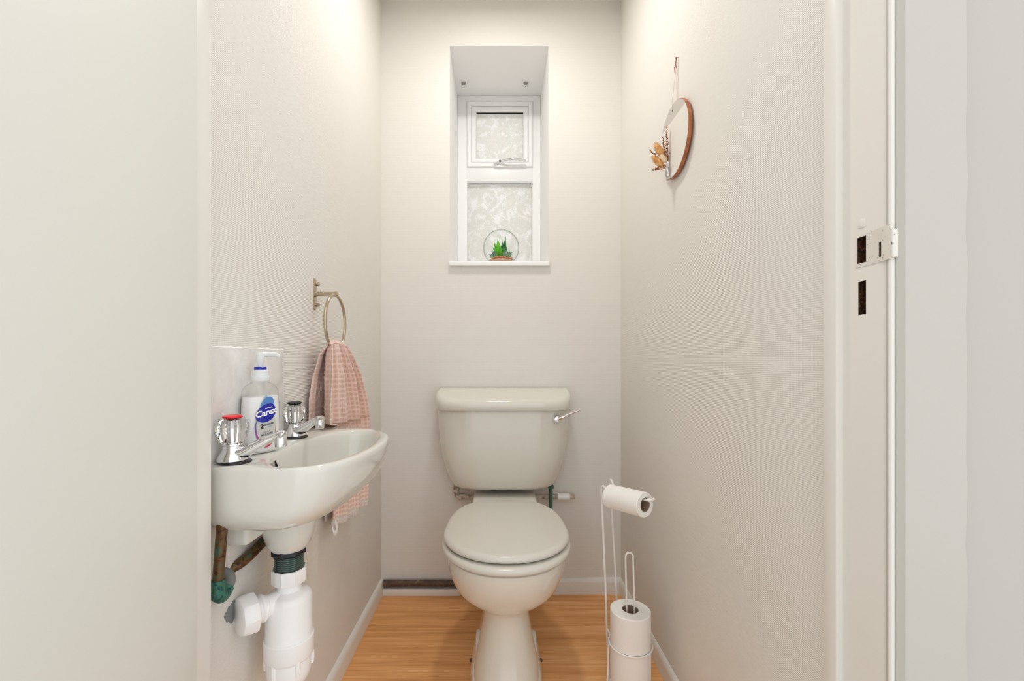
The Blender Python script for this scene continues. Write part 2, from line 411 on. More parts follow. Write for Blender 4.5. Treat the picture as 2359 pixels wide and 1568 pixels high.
b = B(); box(b, -.572, .572, .5405, .566, 2.0, 2.07, .003); box(b, -.5, .512, .55, .652, 2.0, 2.03); struct('trim_5', b, M['halltrim'])
# door leaf, opened out into the hall along the left side of the view
b = B(); box(b, -.469, -.430, -.13, .634, .008, 1.985, .0015); struct('door_1', b, M['door'])
# skirting boards
def skirt(bm, p0, p1, nrm, h, th):
    prof = [(0, 0), (th, 0), (th, h*.72), (th*.85, h*.84), (th*.5, h*.95), (th*.12, h), (0, h)]
    rings = [[p + nrm*a + Vector((0,0,c)) for a, c in prof] for p in (p0, p1)]
    loft(bm, rings)
b = B(); skirt(b, W(XL, .69, 0), W(XL, 1.798, 0), Vector((1,0,0)), .06, .013); struct('baseboard_left', b, M['gloss'])
b = B(); skirt(b, W(XR, .66, 0), W(XR, 1.798, 0), Vector((-1,0,0)), .062, .010); struct('baseboard_right', b, M['gloss'])
b = B(); skirt(b, W(-.155, 1.8, 0), W(XR-.001, 1.8, 0), Vector((0,-1,0)), .063, .015)
box(b, XL+.013, -.155, 1.772, 1.785, 0, .028, .002)
struct('baseboard_back', b, M['gloss'])

# window
win = bpy.data.objects.new('window_1', None); link(win); win.location = W(.0015, WD, WZ0); win['kind'] = 'structure'
XF[win] = Matrix.Translation(-win.location)
def rect_frame(bm, x0, x1, z0, z1, wid, d0, d1, bev=.002):
    wl, wr, wb, wt = wid
    prof_out = [(x0,z0),(x1,z0),(x1,z1),(x0,z1)]; prof_in = [(x0+wl,z0+wb),(x1-wr,z0+wb),(x1-wr,z1-wt),(x0+wl,z1-wt)]
    def R(q, d): return [W(x, d, z) for x, z in q]
    def inset(q, o): 
        cx = sum(p[0] for p in q)/4; cz = sum(p[1] for p in q)/4
        return [(x+(o if x < cx else -o), z+(o if z < cz else -o)) for x, z in q]
    seq = [R(prof_out, d1), R(prof_out, d0+bev), R(inset(prof_out, bev), d0), R(inset(prof_in, -bev), d0), R(prof_in, d0+bev), R(prof_in, d1), R(prof_out, d1)]
    loft(bm, seq, False, False); bmesh.ops.remove_doubles(bm, verts=bm.verts, dist=1e-6)
TZ = 1.7995
fx0, fx1 = WX0, WX1
b = B(); rect_frame(b, fx0, fx1, WZ0-.0, WZ1, (.0462, .0385, .01, .028), WD, 2.23)
# transom and the raised inner edge of the lower light
box(b, fx0+.03, fx1-.03, WD+.001, 2.23, 1.803, 1.8725, .002)
rect_frame(b, fx0+.030, fx1-.028, WZ0, 1.8105, (.011, .011, .01, .014), WD+.004, 2.21, .004)
obj('window_frame', b, M['upvc'], win)
b = B(); rect_frame(b, -.1525, .163, 1.8702-.0, 2.183, (.020, .020, .020, .020), WD-.008, 2.2, .0025)
rect_frame(b, -.134, .1445, 1.888, 2.164, (.026, .026, .026, .026), WD-.004, 2.2, .006)
sash = obj('window_sash', b, M['upvc'], win)
b = B(); box(b, -.112, .122, 2.172, 2.178, 1.908, 2.142); obj('pane', b, M['pane'], sash)
b = B(); box(b, -.160, .168, 2.172, 2.178, 1.338, 1.802); obj('pane', b, M['pane'], win)
b = B(); box(b, -.112, .122, 2.150, 2.158, 2.134, 2.139, .0005); obj('gasket', b, M['dark'], sash)
b = B(); box(b, -.155, .163, 2.152, 2.158, 1.7945, 1.797, .0004); obj('gasket', b, M['dark'], win)
# espagnolette handle
b = B(); dh = WD-.008
box(b, -.024, .030, dh-.006, dh, 1.868, 1.882, .003)
lathe(b, [(.0095,0),(.0095,.008),(.008,.018),(.005,.021)], W(.006, dh-.004, 1.884), (0,-1,0), 20)
tube(b, smoothpath([W(-.022, dh-.008, 1.876), W(.0, dh-.016, 1.884), W(.03, dh-.026, 1.889), (W(.075, dh-.032, 1.891)), W(.112, dh-.026, 1.889), W(.128, dh-.022, 1.886)], 5), [.005]*6+[.0055]*6+[.0065]*8+[.0062]*5+[.004], 12)
obj('window_handle', b, M['chrome'], sash)
b = B(); lathe(b, [(.0052,0),(.0052,.003)], W(.006, dh-.0235, 1.885), (0,-1,0), 16); obj('key_cap', b, M['black'], sash)
b = B(); box(b, WX0-.001, WX1+.003, 1.788, WD+.02, WZ0-.002, WZ0+.0085); box(b, WX0-.001, WX1+.003, 1.783, 1.8005, WZ0-.010, WZ0+.009, .003, 3)
obj('window_sill', b, M['upvc'], win)
# blind brackets under the top of the reveal
def bracket(x, lab):
    t = thing('blind_bracket', lab, 'bracket', W(x, 2.055, WZ1))
    b = B(); box(b, x-.010, x+.010, 2.045, 2.070, WZ1-.004, WZ1, .001); obj('mounting_plate', b, M['plastic'], t)
    b = B(); box(b, x-.011, x+.011, 2.032, 2.037, WZ1-.012, WZ1-.0, .001); obj('clip', b, M['clipgrey'], t)
    b = B(); lathe(b, [(.0025,0),(.0025,.002)], W(x, 2.058, WZ1-.0035), (0,0,-1), 12); obj('screw', b, M['black'], t)
bracket(-.160, 'small white clip under window recess ceiling, left of the two')
bracket(.124, 'small white clip under window recess ceiling, right of the two')

# ------------------------------------------------------------------ toilet
TX = .0175
toilet = thing('toilet', 'off-white close-coupled toilet with closed lid standing against the back wall', 'toilet', W(.022, 1.4, 0))
def egg(z, hw, df, dm, db, wr, cx=.022, n=72, nf=2.15, nb=2.6):
    out = []
    for j in range(n):
        t = 2*PI*j/n; c, s = math.cos(t), math.sin(t)
        if s < 0: e = nf; L = dm-df
        else: e = nb; L = db-dm
        x = hw*math.copysign(abs(c)**(2/e), c); y = L*math.copysign(abs(s)**(2/e), s)
        if s > 0: x *= 1-(1-wr)*(abs(y)/L)**1.3
        out.append(W(cx+x, dm+y, z))
    return out
def lerp_rows(rows, sub=6):
    pts = []
    cols = list(zip(*rows)); n = len(rows)
    for i in range(n-1):
        for s in range(sub):
            t = s/sub; r = []
            for c in cols:
                p0 = c[max(i-1,0)]; p1 = c[i]; p2 = c[i+1]; p3 = c[min(i+2,n-1)]
                r.append(.5*((2*p1)+(-p0+p2)*t+(2*p0-5*p1+4*p2-p3)*t*t+(-p0+3*p1-3*p2+p3)*t**3))
            pts.append(r)
    pts.append(list(rows[-1])); return pts
# z, half width, front d, mid d, back d, back width ratio
rows = [(0, .098, 1.17, 1.30, 1.70, .85), (.03, .0965, 1.175, 1.30, 1.70, .85), (.073, .092, 1.195, 1.31, 1.70, .82), (.12, .081, 1.21, 1.31, 1.70, .85),
        (.18, .069, 1.222, 1.31, 1.70, .95), (.222, .0645, 1.225, 1.31, 1.70, 1.0), (.244, .073, 1.215, 1.31, 1.70, 1.0), (.260, .106, 1.188, 1.31, 1.70, .9),
        (.288, .144, 1.160, 1.32, 1.71, .80), (.33, .166, 1.136, 1.33, 1.72, .72), (.365, .174, 1.124, 1.33, 1.73, .68), (.39, .1765, 1.121, 1.33, 1.74, .66)]
b = B(); R = lerp_rows(rows, 5)
rings = [egg(*r) for r in R]
rings += [egg(.394, .171, 1.127, 1.33, 1.737, .66), egg(.395, .14, 1.16, 1.34, 1.73, .66)]
loft(b, rings)
# rear platform the seat hinges and the cistern stand on
box(b, .022-.118, .022+.118, 1.59, 1.785, .345, .433, .010, 4)
# foot flanges with screw holes
for s in (-1, 1):
    rr = []
    for i in range(13):
        t = i/12; d = 1.25+.20*t; o = math.sin(PI*t)
        z1 = .03+.085*o
        rr.append([W(.022+s*(.070), d, 0), W(.022+s*(.096+.012*o), d, 0), W(.022+s*(.095+.012*o), d, .03), W(.022+s*(.084+.006*o), d, z1), W(.022+s*.060, d, z1+.01)])
    loft(b, rr)
pan = obj('pan', b, M['ceramic'], toilet, ang=50)
for s in (-1, 1):
    b = B(); lathe(b, [(.005,0),(.0055,.002),(.004,.005)], W(.022+s*.1035, 1.335, .040), (s,-.35,.2), 16); obj('floor_screw', b, M['black'], toilet)
# seat ring
def egg_shell(bm, z0, z1, hw, df, dm, db, wr, rnd, cx=.022, dome=0, nb=3.2, nf=2.1):
    ri = []
    for k in range(7):
        t = PI/2*k/6; ri.append(egg(z0+rnd*(1-math.sin(t))*.8, hw-rnd*(1-math.sin(PI/2*(k)/6))*1, df+rnd*(1-math.sin(t)), dm, db-rnd*(1-math.sin(t))*.3, wr, cx, nf=nf, nb=nb) if False else
                  egg(z0+rnd*.6*(1-math.cos(t)) , hw-rnd*.6*(1-math.sin(t)), df+rnd*.6*(1-math.sin(t)), dm, db-rnd*.4*(1-math.sin(t)), wr, cx, nf=nf, nb=nb))
    for k in range(1, 11):
        t = PI/2*k/10; o = rnd*(1-math.cos(t))
        ri.append(egg(z1-rnd*.7*(1-math.sin(t)), hw-o, df+o, dm, db-o*.5, wr, cx, nf=nf, nb=nb))
    for k in range(1, 7):
        f = 1-k/7; o = rnd + (hw-rnd)*(1-f)
        ri.append(egg(z1+dome*(1-f*f), (hw-rnd)*f, dm-(dm-df-rnd)*f, dm, dm+(db-dm-rnd*.5)*f, wr, cx, nf=nf, nb=nb))
    loft(bm, ri)
b = B(); egg_shell(b, .3975, .4175, .1885, 1.108, 1.325, 1.585, .96, .014, nb=3.0); obj('seat', b, M['seat'], toilet, ang=60)
b = B(); egg_shell(b, .4205, .4415, .1845, 1.127, 1.325, 1.60, .96, .017, dome=.003, nb=3.0); obj('seat_lid', b, M['seat'], toilet, ang=60)
for s in (-1, 1):
    b = B(); lathe(b, [(.006,0),(.007,.002),(.007,.05),(.006,.052)], W(.022+s*.07-.026, 1.585, .4265), (1,0,0), 20)
    obj('hinge', b, M['seat'], toilet)
# cistern
def tankring(z, hw, df, db=1.793, cx=TX, n=48, e=4.2):
    out = [W(cx+hw, db, z)]
    for j in range(n+1):
        t = PI*j/n; c, s = math.cos(t), math.sin(t)
        out.append(W(cx+hw*math.copysign(abs(c)**(2/e), c), db-(db-df)*(abs(s)**(2/e)), z))
    out.append(W(cx-hw, db, z)); return out
rows = [(.452, .150, 1.70), (.4535, .170, 1.675), (.462, .192, 1.655), (.485, .208, 1.642), (.52, .222, 1.632), (.57, .236, 1.622), (.63, .2455, 1.616), (.70, .251, 1.613), (.772, .2545, 1.612)]
b = B(); loft(b, [tankring(z, hw, df) for z, hw, df in lerp_rows(rows, 5)]); cist = obj('cistern', b, M['ceramic'], toilet, ang=50)
b = B(); rings = []
lid = [(.758, .2535, 1.604), (.757, .2565, 1.600), (.760, .2590, 1.597), (.776, .2600, 1.5955), (.785, .2595, 1.5965), (.792, .2575, 1.600), (.797, .2535, 1.606), (.800, .248, 1.614)]
def rise(d): 
    t = min(1, max(0, (d-1.612)/.12)); return .030*(t*t*(3-2*t)*.35+.65*t)
for k, (z, hw, df) in enumerate(lid):
    rg = tankring(z, hw, df, 1.795, e=5); f = (0, 0, 0, .55, 1, 1, 1, 1)[k]
    rings.append([Vector((p.x, p.y, p.z+f*rise(p.y+CAMD))) for p in rg])
# the top rises to the back, with three shallow ridges near the wall
def top_z(d): 
    z = .800 + rise(d)
    if 1.70 < d < 1.785: z += .0022*abs(math.sin((d-1.70)/.085*PI*2.5))
    return z
last = rings[-1]
loft(b, rings, True, False)
cols = 48; rowsn = 30; grid = []
base = tankring(.800, .248, 1.614, 1.795, e=5)
mid = base[1:-1]
half = len(mid)
# grid from front curve to the back wall
G = []
for k in range(rowsn+1):
    t = k/rowsn; row = []
    for p in base:
        y = p.y + (W(0, 1.795, 0).y - p.y)*t; d = y+CAMD
        row.append(Vector((p.x, y, top_z(d) if k else .800+rise(d))))
    G.append(row)
loft(b, G, closed=False)
bmesh.ops.remove_doubles(b, verts=b.verts, dist=2e-5)
lidobj = obj('cistern_lid', b, M['ceramic'], toilet, ang=60)
# flush lever
b = B(); lathe(b, [(.016,0),(.016,.006),(.014,.010),(.0135,.018),(.010,.023),(.004,.0245)], W(.2115, 1.622, .728), (0,-1,0), 28)
tube(b, smoothpath([W(.2115, 1.601, .728), W(.235, 1.596, .739), W(.262, 1.59, .752), W(.290, 1.585, .763)], 5), [.0055]*5+[.0042]*5+[.0038]*5+[.0042], 12, sx=1.2)
obj('flush_lever', b, M['chrome'], toilet)

# pipes behind the toilet
ov = thing('overflow_pipe', 'grubby white plastic pipe running behind toilet just below the cistern', 'pipe', W(0, 1.765, .40))
b = B(); tube(b, smoothpath([W(-.168, 1.762, .452), W(-.168, 1.762, .425), W(-.166, 1.762, .408), W(-.155, 1.762, .401), (W(-.12, 1.762, .40))], 5)+[W(.30, 1.762, .401)], .0095, 16)
obj('pipe', b, M['dirty'], ov)
b = B(); lathe(b, [(.0115,0),(.0125,.002),(.0125,.023),(.011,.025)], W(-.168, 1.762, .440), (0,0,-1), 20); 
lathe(b, [(.012,0),(.0125,.002),(.0125,.028),(.011,.03)], W(-.158, 1.762, .4005), (1,0,0), 20); obj('elbow', b, M['dirty'], ov)
b = B(); lathe(b, [(.0105,0),(.0135,.002),(.0135,.046),(.010,.050),(.004,.052)], W(.232, 1.762, .401), (1,0,0), 20); obj('end_cap', b, M['plastic'], ov)
gp = thing('supply_pipe', 'green stained copper supply pipe rising into cistern behind the right side of lid', 'pipe', W(.203, 1.735, 0))
b = B(); tube(b, [W(.203, 1.735, .470), W(.203, 1.735, .35), W(.203, 1.735, .30), W(.203, 1.735, .065)], .0072, 14); obj('pipe', b, M['green'], gp)
b = B(); lathe(b, [(.0115,0),(.0125,.001),(.0125,.012),(.009,.014)], W(.203, 1.735, .454), (0,0,-1), 6); obj('coupling_nut', b, M['green'], gp)
# move pipe end into floor
bp = B(); tube(bp, [W(XL+.014, 1.783, .047), W(-.40, 1.783, .047), W(-.28, 1.783, .0475), W(-.150, 1.783, .047)], .0125, 16)
tag(obj('skirting_pipe', bp, M['brownpipe']), 'dark brown pipe lying on the low skirting left of toilet', 'pipe')

# ------------------------------------------------------------------ wash basin
ZR = .770
basin = thing('wash_basin', 'small white wall-mounted wash basin with two chrome taps', 'sink', W(-.40, .93, .60))
ctrl = [(-.4745, .715), (-.45, .703), (-.42, .6995), (-.375, .6985), (-.335, .699), (-.3066, .7045), (-.275, .732), (-.252, .785), (-.240, .865), (-.239, .935), (-.2470, 1.00), (-.268, 1.055), (-.305, 1.100), (-.3655, 1.140), (-.42, 1.158), (-.4745, 1.163)]
plan = []
cp = smoothpath([Vector((x, d, 0)) for x, d in ctrl], 6)
wallside = [Vector((-.4745, 1.163+(.715-1.163)*k/24, 0)) for k in range(1, 24)]
plan = cp + wallside
IC = Vector((-.336, .902, 0))
def inner(f, z, e=2.08, a=.078, bb=.190, c=IC):
    out = []
    for p in plan:
        v = p-Vector((-.36, .93, 0)); t = math.atan2(v.y/bb, v.x/a)
        c_, s_ = math.cos(t), math.sin(t)
        out.append(W(c.x+a*f*math.copysign(abs(c_)**(2/e), c_), c.y+bb*f*math.copysign(abs(s_)**(2/e), s_), z))
    return out
def outer(sx, sd, z, ax=-.4745, ad=.915):
    return [W(ax+(p.x-ax)*sx, ad+(p.y-ad)*sd, z) for p in plan]
prof_o = [(.10, .09, .640), (.34, .36, .641), (.50, .58, .645), (.64, .76, .653), (.75, .88, .664), (.84, .95, .680), (.905, .983, .697), (.955, .994, .718), (.985, .999, .738), (.998, 1, .755), (1.0, 1, .762), (.994, .996, .7675), (.980, .988, .770)]
rings = [outer(*p) for p in lerp_rows(prof_o, 3)]
rings += [inner(1.04, .7697), inner(1.02, .7685), inner(1.0, .765), inner(.975, .758), inner(.95, .745), inner(.90, .715), inner(.80, .690), inner(.60, .672), inner(.35, .664), inner(.12, .661)]
b = B(); loft(b, rings)
# waste boss and the rear block on the wall
lathe(b, [(.050, .655), (.0495, .630), (.047, .612), (.040, .590), (.033, .580), (.030, .577)], W(-.4056, .86, 0), (0,0,1), 40)
box(b, -.4745, -.432, .765, 1.09, .618, .668, .010, 4)
bowl = obj('bowl', b, M['basin'], basin, ang=50)
b = B(); lathe(b, [(.0068,-.004),(.0068,.0032)], W(-.3990, .793, .7545), Vector((.8,.5,.35)), 20)
ovf = obj('overflow_hole', b, M['dark'], basin)
b = B(); lathe(b, [(.021,0),(.022,.002),(.017,.004),(.008,.002)], W(-.36, .90, .664), (0,0,1), 28); obj('plughole', b, M['chrome'], basin)
def tap(x, d, rot, capmat, lab, kn=1.0):
    o = W(x, d, ZR)
    ca, sa = math.cos(rot), math.sin(rot)
    L = lambda u, v, z: o + Vector((u*ca - v*sa, u*sa + v*ca, z))
    b = B()
    lathe(b, [(.0225, .003), (.0235, .005), (.0215, .012), (.0175, .018), (.0150, .024), (.0145, .0285), (.0165, .0305), (.0165, .0325), (.009, .033)], L(0,0,0), (0,0,1), 36)
    pts = smoothpath([L(.002,0,.014), L(.018,0,.017), L(.040,0,.028), L(.062,0,.039), L(.077,0,.0455), L(.085,0,.0435)], 5)
    m = len(pts); rad = [.0125 - .0060*min(1, i/(m*.62)) for i in range(m)]
    for i in range(m-6, m): rad[i] = .0068+.0014*math.sin(PI*(i-m+6)/6)
    rad[-1] = .004
    tube(b, pts, rad, 20, sx=1.25)
    lathe(b, [(.0078, 0), (.0095, -.004), (.0098, -.012), (.0092, -.0185), (.0075, -.020), (.0065, -.019)], L(.0785,0,.0445), (0,0,1), 24)
    t = obj('tap', b, M['chrome'], basin, label=lab)
    b = B(); lathe(b, [(.024, 0), (.0255, .0015), (.0245, .0035), (.022, .004)], L(.004,.0,-.0005), (0,0,1), 32); obj('washer', b, M['black'], t)
    lob = lambda tt, i: 1+.085*abs(math.cos(4*tt))*(1 if 0 < i < 6 else .3)
    b = B(); lathe(b, [(.0165*kn, .0335), (.0190*kn, .036), (.0215*kn, .042), (.0255*kn, .054), (.0245*kn, .064), (.020*kn, .0715), (.0150*kn, .0735)], L(0,0,0), (0,0,1), 16, mod=lambda tt, i: 1.0 if i in (0, 6) else (1.07 if int(round(tt/(2*PI)*16)) % 2 == 0 else .93))
    obj('crystal_knob', b, M['crystal'], t, ang=10)
    b = B(); lathe(b, [(.009, .033), (.0085, .054), (.0105, .071)], L(0,0,0), (0,0,1), 20); obj('valve_stem', b, M['chrome'], t)
    b = B(); lathe(b, [(.0130, .074), (.0150, .075), (.0150, .0775), (.012, .079), (.006, .0797)], L(0,0,0), (0,0,1), 28); obj('cap', b, capmat, t)
    return t
tap(-.4445, .742, .06, M['red'], 'hot tap with a red cap', .95)
tap(-.4525, .985, math.radians(-27), M['black'], 'cold tap with a dark cap', .86)
# splashback
b = B(); box(b, XL, -.4695, .69, .970, .755, .962, .0015); sp = obj('splashback', b, M['tile'])
b = B(); pts = [W(-.4715+.0004*math.sin(k*1.9), .69+.279*k/24, .9625+.0005*math.sin(k*2.7)) for k in range(25)]
tube(b, pts, .0022, 8); tube(b, [W(-.4715, .9705, .9620), W(-.4715, .9712, .86), W(-.4715, .9705, .775)], .0014, 8)
XF[sp] = Matrix.Identity(4); obj('sealant_bead', b, M['plastic'], sp)
tag(sp, 'pale marbled tile splashback fixed on the wall above the basin', 'tile')

# bottle trap and waste
DX, DD = -.4056, .86
trap = thing('bottle_trap', 'white plastic bottle trap hanging below the basin waste', 'drain trap', W(DX, DD, .32))
b = B(); lathe(b, [(.031, .583), (.033, .580), (.033, .571), (.029, .567), (.029, .5665)], W(DX, DD, 0), (0,0,1), 8); obj('backnut', b, M['nutdark'], trap, label='dark corroded backnut')
b = B(); prof = []
z = .578
while z > .532: prof += [(.0262, z), (.0262, z-.0011), (.0248, z-.0018), (.0248, z-.0026)]; z -= .0037
lathe(b, prof, W(DX, DD, 0), (0,0,1), 40); obj('threaded_waste', b, M['thread'], trap, ang=20, label='corroded ribbed metal waste tail')
b = B(); lathe(b, [(.0265,.538),(.0280,.541),(.0298,.540),(.0300,.536),(.0300,.516),(.028,.513),(.021,.512)], W(DX, DD, 0), (0,0,1), 48, mod=lambda t, i: 1.0+(.055 if int(t/(2*PI)*48) % 6 == 0 else 0)); obj('top_nut', b, M['plastic'], trap)
b = B(); lathe(b, [(.0215,.522),(.0215,.499),(.030,.4965),(.0365,.493),(.0405,.487),(.0415,.480),(.0420,.412),(.0430,.409)], W(DX, DD, 0), (0,0,1), 48)
tdir = (W(-.457, .800, .497)-W(DX, DD, .470)); tdir.z = 0; tdir.normalize()
TB = W(DX, DD, .482)+tdir*.028
lathe(b, [(.0195,-.01),(.0195,.014),(.0215,.016),(.0215,.019),(.025,.021),(.025,.025),(.0215,.027),(.0215,.031),(.028,.033),(.028,.038)], TB, tdir, 36)
obj('trap_body', b, M['plastic'], trap)
b = B(); lathe(b, [(.031,0),(.0335,.002),(.0345,.006),(.0335,.022),(.031,.027),(.026,.0295)], TB+tdir*.034, tdir, 32, mod=lambda t, i: 1.0+(.05 if int(t/(2*PI)*32) % 4 == 0 else 0)); obj('outlet_nut', b, M['plastic'], trap)
b = B(); lathe(b, [(.0435,.411),(.0452,.409),(.0452,.377),(.0434,.373),(.0412,.371),(.0410,.355),(.0402,.345),(.0375,.333),(.031,.324),(.018,.319),(.004,.318)], W(DX, DD, 0), (0,0,1), 48)
for k in range(6):
    t = 2*PI*k/6+.28; c, s = math.cos(t), math.sin(t)
    tube(b, [W(DX+.0405*c, DD+.0405*s, .376), W(DX+.0412*c, DD+.0412*s, .360), W(DX+.0405*c, DD+.0405*s, .350)], [.0048, .0048, .0042], 10)
obj('trap_cup', b, M['plastic'], trap)
b = B(); pts = []
lathe(b, [(.020,0),(.020,.0018),(.016,.0024)], W(XL-.001, .790, .492), (1,0,0), 28, mod=lambda t, i: .85+.12*math.sin(3*t+1)+.08*math.sin(7*t)); o = obj('wall_patch', b, M['grime'])
tag(o, 'bare grey patch on the wall beside the trap outlet', 'patch')
# copper pipes
hp = thing('hot_water_pipe', 'tarnished vertical copper pipe with a green elbow at the left below basin', 'pipe', W(-.455, .722, .56))
b = B(); tube(b, [W(-.450, .726, .690), W(-.4515, .723, .65), W(-.4540, .721, .60), W(-.4555, .720, .572)], .0084, 18); obj('pipe', b, M['copper'], hp)
b = B(); lathe(b, [(.0108,0),(.0112,.002),(.0112,.014),(.0105,.016)], W(-.4550, .7203, .585), (0,0,-1), 20)
tube(b, smoothpath([W(-.4555, .720, .574), W(-.4555, .7205, .562), W(-.4545, .728, .5545), W(-.4555, .738, .556), W(-.456, .745, .560)], 5), .0112, 18); obj('elbow', b, M['corroded'], hp)
b = B(); tube(b, smoothpath([W(-.456, .744, .558), W(-.4580, .757, .563), W(-.464, .764, .572), W(-.479, .764, .578)], 5), .0085, 16); obj('wall_bend', b, M['grime'], hp)
b = B(); tube(b, smoothpath([W(-.482, .792, .567), W(-.468, .815, .573), W(-.462, .86, .583), W(-.459, .92, .598), W(-.455, .965, .63), W(-.450, .977, .68)], 6), .0095, 18)
tag(obj('cold_water_pipe', b, M['copper']), 'tarnished copper pipe bending from the wall behind the basin waste', 'pipe')

# ------------------------------------------------------------------ soap bottle
BT = W(-.4415, .823, ZR-.0005)
bot = thing('soap_bottle', 'clear pump bottle of white hand soap standing between the taps', 'bottle', BT, math.radians(56))
def ov_ring(a, bq, z, n=48, e=2.3): return [Vector((a*math.copysign(abs(math.cos(2*PI*j/n))**(2/e), math.cos(2*PI*j/n)), bq*math.copysign(abs(math.sin(2*PI*j/n))**(2/e), math.sin(2*PI*j/n)), z)) for j in range(n)]
sh = [(.030,.017,0), (.033,.0195,.002), (.0345,.0205,.010), (.0345,.0205,.05), (.0335,.0202,.09), (.0325,.0198,.105), (.0315,.0195,.113), (.029,.0185,.120), (.0235,.0165,.1255), (.0165,.0145,.129), (.0135,.0135,.131), (.0135,.0135,.135)]
b = B(); loft(b, [ov_ring(*r) for r in lerp_rows(sh, 3)]); body = obj('bottle_body', b, M['pet'], bot, local=True, ang=60)
b = B(); ins = [(x-.0012, y-.0012, z) for x, y, z in [(.029,.016,.002), (.033,.0195,.006), (.0345,.0205,.012), (.0345,.0205,.05), (.0335,.0202,.09), (.0325,.0198,.104)]]
loft(b, [ov_ring(*r) for r in ins]); obj('liquid_soap', b, M['soap'], bot, local=True, ang=60)
b = B(); lathe(b, [(.0150,.1325),(.0158,.134),(.0158,.141),(.0145,.142),(.0145,.151),(.0125,.153),(.0105,.1535)], (0,0,0), (0,0,1), 40); obj('collar', b, M['frost'], bot, local=True)
b = B(); lathe(b, [(.0095,.1532),(.0105,.1540),(.0105,.1575),(.0095,.1585),(.006,.159)], (0,0,0), (0,0,1), 32); obj('lock_ring', b, M['blue'], bot, local=True, label='dark blue ring')
b = B(); lathe(b, [(.0042,.158),(.0042,.163),(.0065,.168),(.0078,.180),(.0075,.184),(.003,.186)], (0,0,0), (0,0,1), 24)
tube(b, smoothpath([Vector((0,0,.1815)), Vector((.016,0,.1825)), Vector((.030,0,.1815)), Vector((.036,0,.1785))], 4), [.0052]*4+[.0045]*4+[.004]*4+[.0034], 12)
obj('pump_head', b, M['frost'], bot, local=True)
def bot_ab(z):
    pts = [(z_, x, y) for x, y, z_ in sh]
    for (z0, x0, y0), (z1, x1, y1) in zip(pts, pts[1:]):
        if z0 <= z <= z1: t = (z-z0)/(z1-z0+1e-9); return x0+(x1-x0)*t, y0+(y1-y0)*t
    return .03, .019
def wrap(u, z, eps):
    a, q = bot_ab(z); u = max(-a*.97, min(a*.97, u))
    y = -q*(1-abs(u/a)**2.3)**(1/2.3); return Vector((u, y-eps, z))
def label_shape(name, outline, mat, eps, parent):
    """outline: (u, z) polygon, filled by a fan of rings and wrapped on the bottle"""
    cu = sum(p[0] for p in outline)/len(outline); cz = sum(p[1] for p in outline)/len(outline)
    b = B(); K = 8
    rings = [[wrap(cu+(u-cu)*k/K, cz+(z-cz)*k/K, eps) for u, z in outline] for k in range(1, K+1)]
    loft(b, rings, True, False)
    return obj(name, b, mat, parent, local=True, ang=80)
def drop(cx, cz, hw, hb, ht, tip=1.0, n=64):
    out = []
    for j in range(n):
        t = 2*PI*j/n; s = math.sin(t); c = math.cos(t)
        if s < 0: out.append((cx+hw*c, cz+hb*s))
        else: out.append((cx+hw*c*(1-.55*s*tip), cz+ht*s))
    return out
lb = label_shape('label', drop(0, .052, .0195, .040, .058, 1.25), M['labelring'], .0004, bot); lb['label'] = 'drop-shaped label with blue badge'
label_shape('label_panel', drop(.0004, .0545, .0180, .0375, .050, 1.2), M['labelgrey'], .0007, lb)
label_shape('label_tip', [(-.0098+.0196*k/12 if k <= 12 else 0, .093) for k in range(13)]+[(.0062*(1-k/6), .093+.0155*k/6) for k in range(1,6)]+[(0,.1085)]+[(-.0062*(k/6), .1085-.0155*k/6) for k in range(1,6)], M['labelteal'], .0009, lb)
badge = [(.0185*math.cos(t)*(1-.06*math.sin(t)), .075+.0165*math.sin(t)+.0045*math.cos(t)) for t in [2*PI*k/56 for k in range(56)]]
label_shape('badge_shade', [(u*.72+.002, z+.0125 if z > .075 else z+.006) for u, z in badge], M['labelmid'], .0011, lb)
label_shape('badge', badge, M['labelblue'], .0013, lb)
def text_on_bottle(s, size, u, z, mat, eps=.0017, slope=.16, bold=.0, shear=0):
    cu = bpy.data.curves.new('t', 'FONT'); cu.body = s; cu.size = size; cu.align_x = 'CENTER'; cu.align_y = 'CENTER'; cu.offset = bold; cu.shear = shear; cu.resolution_u = 4
    o = bpy.data.objects.new('t', cu); link(o)
    dg = bpy.context.evaluated_depsgraph_get(); me = bpy.data.meshes.new_from_object(o.evaluated_get(dg))
    b = B(); b.from_mesh(me)
    bmesh.ops.subdivide_edges(b, edges=[e for e in b.edges if e.calc_length() > .002], cuts=1)
    for v in b.verts: 
        x, y = v.co.x, v.co.y; v.co = wrap(u+x, z+y+slope*x, eps)
    C.objects.unlink(o); bpy.data.objects.remove(o); bpy.data.meshes.remove(me)
    return obj('lettering', b, mat, lb, local=True, ang=80)
text_on_bottle('Carex', .0150, 0, .0755, M['inkwhite'], bold=.0005, slope=.2)
text_on_bottle('cussons', .0042, .004, .0845, M['inkwhite'], bold=.00015, slope=.2)
text_on_bottle('2', .0115, -.0085, .0505, M['inkblack'], bold=.0004)
text_on_bottle('MOISTURE', .0042, .0035, .0540, M['inkblack'], bold=.00012)
text_on_bottle('nourishing', .0030, .0035, .0498, M['labelmid'])
text_on_bottle('hand wash', .0028, 0, .0410, M['inkblack'])
text_on_bottle('MILD CARE', .0042, .001, .0365, M['inkblack'], bold=.00012)

